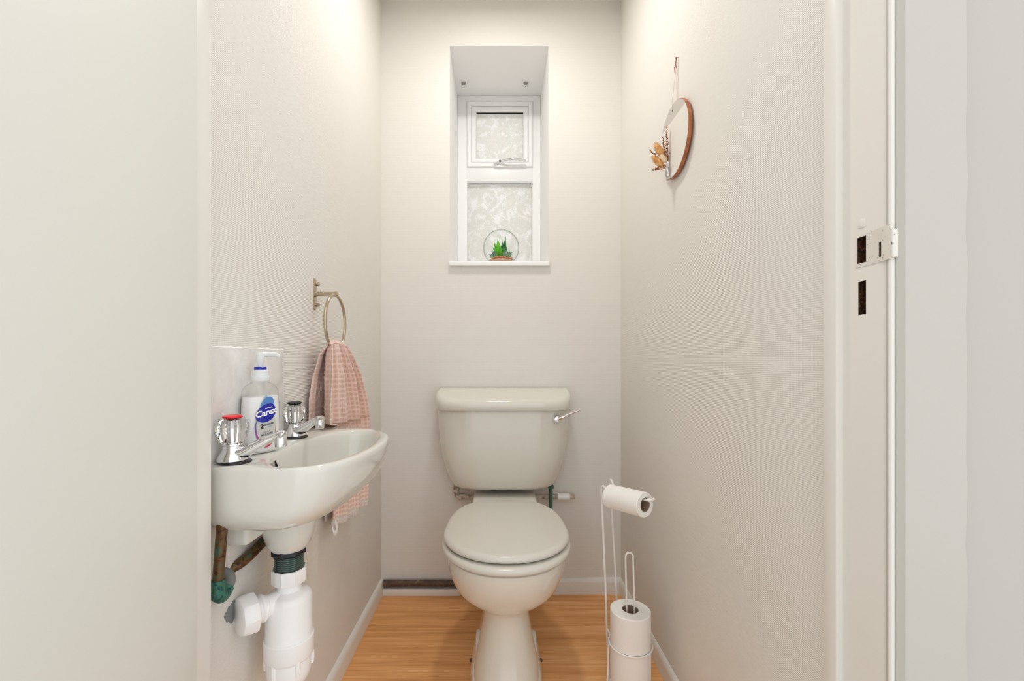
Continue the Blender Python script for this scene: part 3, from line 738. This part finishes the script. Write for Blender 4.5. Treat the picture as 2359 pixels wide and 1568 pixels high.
# ------------------------------------------------------------------ towel ring and towel
TRX, TRD = -.4215, 1.148
tr = thing('towel_ring', 'nickel towel ring on a screwed wall plate above the pink towel', 'towel ring', W(XL, TRD, 1.11))
b = B(); rr = []
for k in range(5):
    o, x = [(0, XL), (0, XL+.002), (.0007, XL+.0028), (.002, XL+.0032), (.006, XL+.0032)][k]
    rg = []
    for j in range(40):
        t = 2*PI*j/40; a_, h_ = .0095-o, .041-o
        zz = h_*math.sin(t); yy = a_*math.copysign(min(1, abs(math.cos(t))**.5), math.cos(t))
        rg.append(W(x, TRD+yy, 1.111+zz))
    rr.append(rg)
loft(b, rr); obj('wall_plate', b, M['nickel'], tr)
for zz in (1.1375, 1.0845):
    b = B(); lathe(b, [(.0042,0),(.0048,.002),(.0048,.009),(.003,.0105)], W(XL+.003, TRD, zz), (1,0,0), 16); obj('screw', b, M['nickel'], tr)
b = B(); lathe(b, [(.0085,0),(.0085,.003),(.0055,.005),(.0052,.047),(.0062,.050),(.0062,.056),(.004,.058)], W(XL+.003, TRD, 1.1115), (1,0,0), 20); obj('arm', b, M['nickel'], tr)
b = B(); RR = .070
tube(b, [W(TRX, TRD+RR*math.sin(2*PI*k/72), 1.110-.005-RR+RR*math.cos(2*PI*k/72)+.003) for k in range(72)], .0040, 14, closed=True)
obj('ring', b, M['nickel'], tr)
towel = thing('hand_towel', 'dusty pink waffle hand towel hanging from the towel ring', 'towel', W(-.43, 1.2, .50))
ZT = .972
def interp(tab, z):
    for (z0, *a), (z1, *c) in zip(tab, tab[1:]):
        if z <= z0 and z >= z1:
            t = (z0-z)/(z0-z1+1e-9); t = t*t*(3-2*t) if False else t
            return [p+(q-p)*t for p, q in zip(a, c)]
    return list(tab[0][1:]) if z > tab[0][0] else list(tab[-1][1:])
# z, near d, near x, far d, far x, fold depth
F = [(.978, 1.100, -.4180, 1.195, -.4150, .006), (.955, 1.094, -.4170, 1.214, -.4120, .010), (.90, 1.092, -.4190, 1.275, -.4080, .013), (.85, 1.096, -.4240, 1.325, -.4060, .012), (.82, 1.098, -.4270, 1.350, -.4060, .012), (.779, 1.108, -.4290, 1.374, -.4060, .011),
     (.7715, 1.168, -.4330, 1.385, -.4065, .009), (.74, 1.180, -.4360, 1.392, -.4070, .008), (.65, 1.187, -.4420, 1.405, -.4080, .007), (.495, 1.180, -.4480, 1.418, -.4100, .005)]
Bk = [(.978, 1.100, -.4270, 1.190, -.4270, .002), (.955, 1.084, -.4420, 1.20, -.4420, .003), (.90, 1.080, -.4560, 1.21, -.4560, .003), (.85, 1.080, -.4640, 1.22, -.4640, .003), (.79, 1.086, -.4670, 1.23, -.4670, .002),
      (.779, 1.100, -.4670, 1.25, -.4670, .002), (.7715, 1.168, -.4670, 1.29, -.4670, .002), (.74, 1.182, -.4670, 1.32, -.4660, .002), (.65, 1.190, -.4670, 1.36, -.4660, .002), (.51, 1.186, -.4660, 1.38, -.4650, .002)]
def sheet(bm, tab, nfold, ph, z0, z1, uw, uvl, flip=1):
    nu, nv = 120, 110; V = []
    for j in range(nv+1):
        t = j/nv; z = z0+(z1-z0)*t; nd, nx, fd, fx, amp = interp(tab, z); row = []
        for i in range(nu+1):
            s = i/nu
            fold = 1.7*amp*(math.sin(2*PI*nfold*s+ph)*.75+.35*math.sin(2*PI*nfold*2.3*s+ph*2+t*1.2))
            fold += -amp*1.2*max(0, 2*s-1)**6 + amp*.5*(1-s)**6
            x = nx+(fx-nx)*s + fold; d = nd+(fd-nd)*s + amp*.5*math.cos(2*PI*nfold*s+ph)
            u_ = s*uw; v_ = t*.485
            q = (1-abs(math.sin(PI*u_/.0095+1.2*math.sin(v_*40)))**.6*abs(math.sin(PI*v_/.0125))**.6)
            x += .0022*q*flip
            row.append(bm.verts.new(W(x, d, z-.012*math.sin(PI*s)*t + .005*math.sin(PI*s)*(1-t)**8)))
        V.append(row)
    for j in range(nv):
        for i in range(nu):
            f = bm.faces.new((V[j][i], V[j][i+1], V[j+1][i+1], V[j+1][i]))
            for lp, (a_, c_) in zip(f.loops, ((i, j), (i+1, j), (i+1, j+1), (i, j+1))):
                lp[uvl].uv = (a_/nu*uw, c_/nv*.485)
b = B(); uvl = b.loops.layers.uv.new('UVMap')
sheet(b, F, 3.3, 2.2, .978, .497, .34, uvl)
sheet(b, Bk, 1.5, .5, .978, .51, .30, uvl, -1)
# the cloth passing over the ring
rowsn = 12; prev = None
for k in range(rowsn+1):
    t = k/rowsn; row = []
    for i in range(41):
        s = i/40; a0 = interp(F, .978); a1 = interp(Bk, .978)
        xa = a0[1]+(a0[3]-a0[1])*s; xb = a1[1]+(a1[3]-a1[1])*s; d = a0[0]+(a0[2]-a0[0])*s
        x = xa+(xb-xa)*t; z = .978+.005*math.sin(PI*s)+.009*math.sin(PI*t)
        row.append(b.verts.new(W(x+.002*math.sin(14*s), d, z)))
    if prev:
        for i in range(40):
            f = b.faces.new((prev[i], prev[i+1], row[i+1], row[i]))
            for lp in f.loops: lp[uvl].uv = (lp.vert.co.y, .1+lp.vert.co.x)
    prev = row
me = obj('cloth', b, M['towel'], towel, ang=80)
sol = me.modifiers.new('thickness', 'SOLIDIFY'); sol.thickness = .003; sol.offset = 0
b = B(); tube(b, smoothpath([W(-.444, 1.185, .510), W(-.440, 1.182, .492), W(-.438, 1.186, .479), W(-.438, 1.203, .480), W(-.440, 1.206, .495), W(-.443, 1.200, .508)], 4), .0016, 6, sx=4)
obj('hanging_loop', b, M['tag'], towel, label='white fabric loop')

# ------------------------------------------------------------------ terrarium on the sill
TC = W(.0100, 1.862, WZ0+.0088)
ter = thing('terrarium', 'round open-fronted glass bowl terrarium on the window sill', 'terrarium', TC)
gr = .0755; gc = Vector((TC.x, TC.y, TC.z+.0725))
# glass sphere, flat base, round opening that faces the room
b = B(); g = bmesh.ops.create_uvsphere(b, u_segments=64, v_segments=40, radius=gr)
ax = Vector((0, -.87, .30)).normalized()
q = ax.to_track_quat('Z', 'Y')
for v in b.verts: v.co = q @ v.co
dele = [v for v in b.verts if v.co.normalized().dot(ax) > .80]
bmesh.ops.delete(b, geom=dele, context='VERTS')
for v in b.verts:
    v.co += gc
    if v.co.z < TC.z+.001: v.co.z = TC.z+.001
gs = obj('glass_bowl', b, M['glass'], ter, ang=80)
b = B(); a_, c_ = frame(ax); cosr = .797; sr = math.sqrt(1-cosr**2)*gr
tube(b, [gc+ax*gr*cosr+(a_*math.cos(2*PI*k/64)+c_*math.sin(2*PI*k/64))*sr for k in range(64)], .0011, 8, closed=True)
obj('glass_rim', b, M['glass'], ter)
b = B(); lathe(b, [(.018, .0015), (.034, .007), (.044, .014), (.046, .019), (.036, .021)], TC, (0,0,1), 32); obj('sand_layer', b, M['pinkbase'], ter)
b = B()
for k in range(190):
    t = random.uniform(0, 2*PI); r = .047*math.sqrt(random.random()); 
    ball(b, TC+Vector((r*math.cos(t), r*math.sin(t), .0215+.009*random.random()*(1-r/.06)+.002)), random.uniform(.0028, .0048), 1, .9, .8, 1)
o = obj('pebbles', b, M['pebble'], ter); o['kind'] = 'stuff'
def leaf(bm, base, dirv, L, wd, th=.3, curve=.15, mi=0):
    dirv = Vector(dirv).normalized(); side = dirv.cross(Vector((0,-1,.2)));
    if side.length < .2: side = dirv.cross(Vector((1,0,0)))
    side.normalize(); nn = side.cross(dirv).normalized(); rings = []
    for i in range(9):
        t = i/8; wv = wd*(math.sin(PI*min(1, (t*.82+.18)))**.8)*(1-t**3)+.0002
        c = Vector(base)+dirv*L*t + Vector((0,0,1))*L*curve*t*t
        rings.append([c+side*wv*math.cos(2*PI*j/8)+nn*wv*th*math.sin(2*PI*j/8) for j in range(8)])
    loft(bm, rings, mi=mi)
b = B(); base = TC+Vector((-.006, -.006, .036))
for dv, L, wd in [((-.15,-.25,1), .040, .0085), ((-.42,-.1,.9), .036, .0075), ((-.75,0,.8), .030, .006), ((.02,-.6,.8), .026, .008), ((-.3,-.6,.5), .022, .007)]: leaf(b, base, dv, L*1.62, wd*1.4)
obj('bright_succulent', b, M['leafbright'], ter)
b = B(); base = TC+Vector((.004, 0, .036))
for dv, L, wd in [((.22,0,1), .046, .008), ((.02,.2,1), .040, .006), ((.35,-.3,.7), .026, .008), ((.5,.2,.9), .03, .006), ((-.5,.3,.8), .03, .006)]: leaf(b, base, dv, L*1.62, wd*1.4)
obj('dark_succulent', b, M['leafdark'], ter)
for sx_, nm in ((-1, 'left'), (1, 'right')):
    b = B(); base = TC+Vector((sx_*.024, .002, .034))
    for k in range(12):
        an = math.radians(-10+k*15); leaf(b, base, (sx_*math.cos(an), random.uniform(-.5, .4), math.sin(an)), random.uniform(.024, .032), .0050, .5, .1)
    for k in range(6): leaf(b, base+Vector((sx_*-.006, -.006, -.002)), (sx_*random.uniform(-.6, .6), -.3, 1), .026, .0085, .5, .05)
    obj('grey_green_succulent', b, M['leafgrey'], ter)

# ------------------------------------------------------------------ wall plaque with dried flowers
PD, PZ, PR = 1.222, 1.545, .100
pl = thing('wall_plaque', 'round wooden plaque with dried flowers hung on the right wall', 'wall decoration', W(XR, PD, PZ))
fx = .4790
b = B()
lathe(b, [(PR-.001, 0), (PR, .001), (PR, .0092), (PR-.001, .0098)], W(.4893, PD, PZ), (-1,0,0), 96)
obj('disc', b, M['mdf'], pl, label='brown edged wooden disc')
def face_poly(name, pts, mat, off):
    b = B(); vs = [b.verts.new(W(fx-off+.0006, PD+u, PZ+v)) for u, v in pts]; f = b.faces.new(vs)
    e = bmesh.ops.extrude_face_region(b, geom=[f])
    for v in [x for x in e['geom'] if isinstance(x, bmesh.types.BMVert)]: v.co.x -= .0006
    return obj(name, b, mat, pl)
# chord split: the far upper segment is grey, the rest white (u>0 is towards the back wall)
r_ = PR-.0012
A0, A1 = math.radians(86), math.radians(188)   # angles for the grey segment measured from +v axis... 
def circ(a0, a1, n=50): return [(r_*math.cos(a0+(a1-a0)*k/n), r_*math.sin(a0+(a1-a0)*k/n)) for k in range(n+1)]
g0, g1 = math.radians(35), math.radians(145)
face_poly('white_face', circ(g1, 2*PI+g0), M['discwhite'], .0004)
face_poly('grey_face', circ(g0, g1), M['discgrey'], .0004)
hu, hv = .003, .083
b = B(); lathe(b, [(.0022,0),(.0022,.0008)], W(fx-.0002, PD+hu, PZ+hv), (-1,0,0), 12); obj('hang_hole', b, M['dark'], pl)
NAIL = W(XR-.006, 1.222, 1.768)
b = B(); lathe(b, [(.0012,0),(.0012,.006),(.0024,.0065),(.0024,.0075)], NAIL+Vector((.006,0,.004)), (-1,0,0), 10)
tube(b, [NAIL+Vector((0,0,.004)), NAIL+Vector((-.001,.0015,-.012)), NAIL+Vector((0,.001,-.024))], .0013, 8)
tube(b, [NAIL+Vector((-.001,.010,-.016)), NAIL+Vector((-.001,.006,-.034))], .0013, 8)
obj('nail', b, M['redbrown'], pl, label='red-brown nail and thread ends')
b = B()
tube(b, [NAIL+Vector((0,.006,-.030)), W(fx-.001, PD+hu+.002, PZ+hv+.018), W(fx-.0012, PD+hu, PZ+hv)], .0009, 6)
tube(b, [NAIL+Vector((0,.001,-.022)), W(XR-.004, PD-.001, PZ+PR+.004), W(XR-.003, PD+hu*.6, PZ+hv)], .0009, 6)
obj('cord', b, M['cord'], pl)
# dried flowers, standing off the lower far part of the disc
FB = W(fx-.004, PD+.022, PZ-.062)
def fluffy(name, p0, p1, r, mat, sub=3):
    p0, p1 = Vector(p0), Vector(p1); mid = (p0+p1)/2; L = (p1-p0).length/2; dr = (p1-p0).normalized(); q = dr.to_track_quat('Z', 'Y')
    b = B(); g = bmesh.ops.create_icosphere(b, subdivisions=sub, radius=1)
    rnd = random.Random(hash(name) % 1000 if False else 5)
    for v in g['verts']:
        k = 1+rnd.uniform(-.16, .18); c = v.co.copy(); v.co = mid + q @ Vector((c.x*r*k*(1-.25*c.z), c.y*r*k*(1-.25*c.z), c.z*L*(1+.3*(k-1))))
    for i in range(260):
        t = rnd.uniform(0, 2*PI); h = rnd.uniform(-.9, 1); rr = math.sqrt(max(0, 1-h*h))
        o_ = mid + q @ Vector((rr*math.cos(t)*r, rr*math.sin(t)*r, h*L)); n_ = (q @ Vector((rr*math.cos(t), rr*math.sin(t), h*.5+.9))).normalized()
        tube(b, [o_, o_+n_*r*.55], [.00035, .00008], 3)
    return obj(name, b, mat, pl, ang=80)
P0 = FB
fluffy('bunny_tail', P0+Vector((-.010, .008, .030)), P0+Vector((-.032, .018, .073)), .0088, M['bunny'])
fluffy('bunny_tail', P0+Vector((-.012, .006, .000)), P0+Vector((-.040, .016, .036)), .0080, M['bunny'])
fluffy('seed_head', P0+Vector((-.006, .002, .012)), P0+Vector((-.019, .010, .040)), .0075, M['cream'])
def sprig(p0, p1, side, n=34):
    b = B(); p0, p1 = Vector(p0), Vector(p1); tube(b, [p0, (p0+p1)/2+Vector((0,0,.002)), p1], [.0009, .0007, .0003], 5)
    rnd = random.Random(int(side*10))
    for i in range(n):
        t = .25+.72*i/n; c = p0+(p1-p0)*t; k = (1-t)+.25
        e = c+Vector((rnd.uniform(-1, .4), rnd.uniform(-1, 1), rnd.uniform(.2, 1.2)))*.0085*k
        tube(b, [c, e], [.0004, .0003], 3); ball(b, e, rnd.uniform(.0011, .0019), sub=1)
    return obj('dried_sprig', b, M['dried'], pl, ang=80)
sprig(P0+Vector((-.001, 0, -.01)), P0+Vector((-.006, -.004, .112)), 1.0, 60)
sprig(P0+Vector((-.002, .002, 0)), P0+Vector((-.014, .006, .088)), 2.0, 44)
sprig(P0+Vector((-.002, .002, -.004)), P0+Vector((-.044, .030, .062)), 3.0, 30)
sprig(P0+Vector((-.002, .002, -.006)), P0+Vector((-.040, .012, -.006)), 4.0, 34)
b = B()
for k in range(5): tube(b, [P0+Vector((-.002, .002*k-.004, .030)), P0+Vector((-.0015, .001*k-.002, 0)), P0+Vector((-.001, .0015*k-.004, -.030))], .0009, 5)
obj('stems', b, M['dried'], pl)
b = B()
for s in (-1, 1):
    tube(b, smoothpath([P0+Vector((-.003,0,0)), P0+Vector((-.006,s*.009,.008)), P0+Vector((-.007,s*.015,.002)), P0+Vector((-.005,s*.008,-.004)), P0+Vector((-.003,0,0))], 4), .0006, 6, sx=4)
    tube(b, smoothpath([P0+Vector((-.003,0,-.001)), P0+Vector((-.005,s*.006,-.014)), P0+Vector((-.003,s*.008,-.032))], 4), .0006, 6, sx=4)
obj('ribbon', b, M['tag'], pl, label='thin white ribbon bow')

# ------------------------------------------------------------------ toilet roll stand and rolls
SX, SD = .367, 1.240
st = thing('toilet_roll_stand', 'white wire toilet roll stand beside the right wall', 'stand', W(SX, SD, 0))
rw = .0032
b = B()
nearT, farT = (.300, 1.300), (.3445, 1.362)
tube(b, [W(.3225, 1.302, .006), W(.312, 1.301, .28), W(.3005, 1.300, .560)]+[p for p in smoothpath([W(.3005, 1.300, .560), W(.3015, 1.297, .572), W(.307, 1.288, .5735), W(.3155, 1.262, .560), W(.3185, 1.235, .557)], 5)][1:], rw, 10)
tube(b, [W(.369, 1.362, .006), W(.358, 1.362, .28), W(.3405, 1.362, .565)]+[p for p in smoothpath([W(.3405, 1.362, .565), W(.341, 1.354, .577), W(.342, 1.335, .571), W(.333, 1.28, .561), W(.3215, 1.235, .557)], 5)][1:], rw, 10)
obj('upright', b, M['wire'], st)
ra = W(.3136, 1.252, .5585); rb = W(.3790, 1.150, .5665); rdir = (rb-ra).normalized()
rr_ = .0325; hr_ = .0175
barz = Vector((0, 0, hr_-rw-.0008))
b = B(); tube(b, smoothpath([W(.320, 1.240, .557)+Vector((0,0,0)), ra+barz*.9+rdir*.01, rb+barz, rb+barz+rdir*.014, rb+barz+rdir*.024+Vector((.004,0,.007))], 6), rw, 10)
obj('roll_arm', b, M['wire'], st)
b = B()
tube(b, [W(SX+.066*math.cos(2*PI*k/56), SD+.066*math.sin(2*PI*k/56), .006) for k in range(56)], rw, 10, closed=True)
tube(b, [W(.3225, 1.302, .006), W(SX, SD+.01, .006), W(SX+.05, SD-.044, .006)], rw, 10)
tube(b, [W(.369, 1.362, .006), W(SX, SD+.06, .006)], rw, 10)
tube(b, [W(.3225, 1.302, .006), W(.34, 1.295, .006)], rw, 10)
tube(b, [W(SX+.045*math.cos(2*PI*k/48), SD+.045*math.sin(2*PI*k/48), .050) for k in range(48)], .0026, 10, closed=True)
for k in range(3):
    t = 2*PI*k/3+.5; tube(b, [W(SX+.045*math.cos(t), SD+.045*math.sin(t), .050), W(SX+.066*math.cos(t), SD+.066*math.sin(t), .006)], .0026, 8)
obj('base', b, M['wire'], st)
b = B(); z_r = .153
tube(b, [W(SX+.0582*math.cos(2*PI*k/56), SD+.0582*math.sin(2*PI*k/56), z_r+.003*math.sin(2*PI*k/56)) for k in range(56)], .0024, 10, closed=True)
tube(b, [W(SX-.047, SD+.040, z_r), W(.3165, 1.299, z_r+.004)], .0024, 8)
tube(b, [W(SX-.0590, SD+.0, z_r), W(SX-.0605, SD+.004, z_r-.02), W(SX-.061, SD+.002, z_r-.06), W(SX-.066, SD, .008)], .0024, 8)
obj('retaining_ring', b, M['wire'], st)
b = B()
lp = [W(SX-.010, SD, .008), W(SX-.0105, SD, .25), W(SX-.0135, SD, .388)]+[W(SX-.003-.0105*math.cos(t), SD, .393+.0115*math.sin(t)) for t in [PI*k/10 for k in range(1, 10)]]+[W(SX+.0075, SD, .388), W(SX+.0115, SD, .25), W(SX+.012, SD, .008)]
tube(b, lp, .0026, 10, sx=1.25); obj('centre_loop', b, M['wire'], st)
def roll(base, axis, h, ro, ri, lab, grp=None, wob=0):
    base = Vector(base); t = thing('toilet_roll', lab, 'toilet roll', base, 0, grp); axis = Vector(axis).normalized()
    m = lambda tt, i: 1+wob*(math.sin(2*tt+1)+.6*math.sin(5*tt))
    b = B(); lathe(b, [(ri, .0), (ro-.002, 0), (ro, .002), (ro, h-.002), (ro-.002, h), (ri+.001, h), (ri+.0006, h*.5), (ri, 0)], base, axis, 64, False, False, mod=lambda tt, i: m(tt, i) if 1 <= i <= 4 else 1)
    bmesh.ops.remove_doubles(b, verts=b.verts, dist=1e-5); obj('paper', b, M['tissue'], t)
    b = B(); lathe(b, [(ri, .0005), (ri, h-.0005), (ri-.001, h-.0005), (ri-.001, .0005), (ri, .0005)], base, axis, 40, False, False)
    bmesh.ops.remove_doubles(b, verts=b.verts, dist=1e-5); obj('core', b, M['card'], t); return t
roll(W(SX, SD, .0535), (0,0,1), .0965, .0555, .0215, 'toilet roll at the bottom of the stack, just below the wire ring', wob=.006)
roll(W(SX, SD, .1502), (0,0,1), .0965, .0552, .0215, 'toilet roll on top of the stack with wire loop through it', wob=.008)
roll(ra, rdir, (rb-ra).length, rr_, hr_, 'thin part-used toilet roll hanging on the top arm of the stand', wob=.008)

# ------------------------------------------------------------------ ceiling lamp (the light of the room)
cl = thing('ceiling_light', 'flat round ceiling light above the toilet', 'ceiling light', (0.0, -.52, H))
b = B(); lathe(b, [(.15, 0), (.15, .010), (.145, .018)], (0.0, -.52, H), (0,0,-1), 48); obj('base', b, M['plastic'], cl)
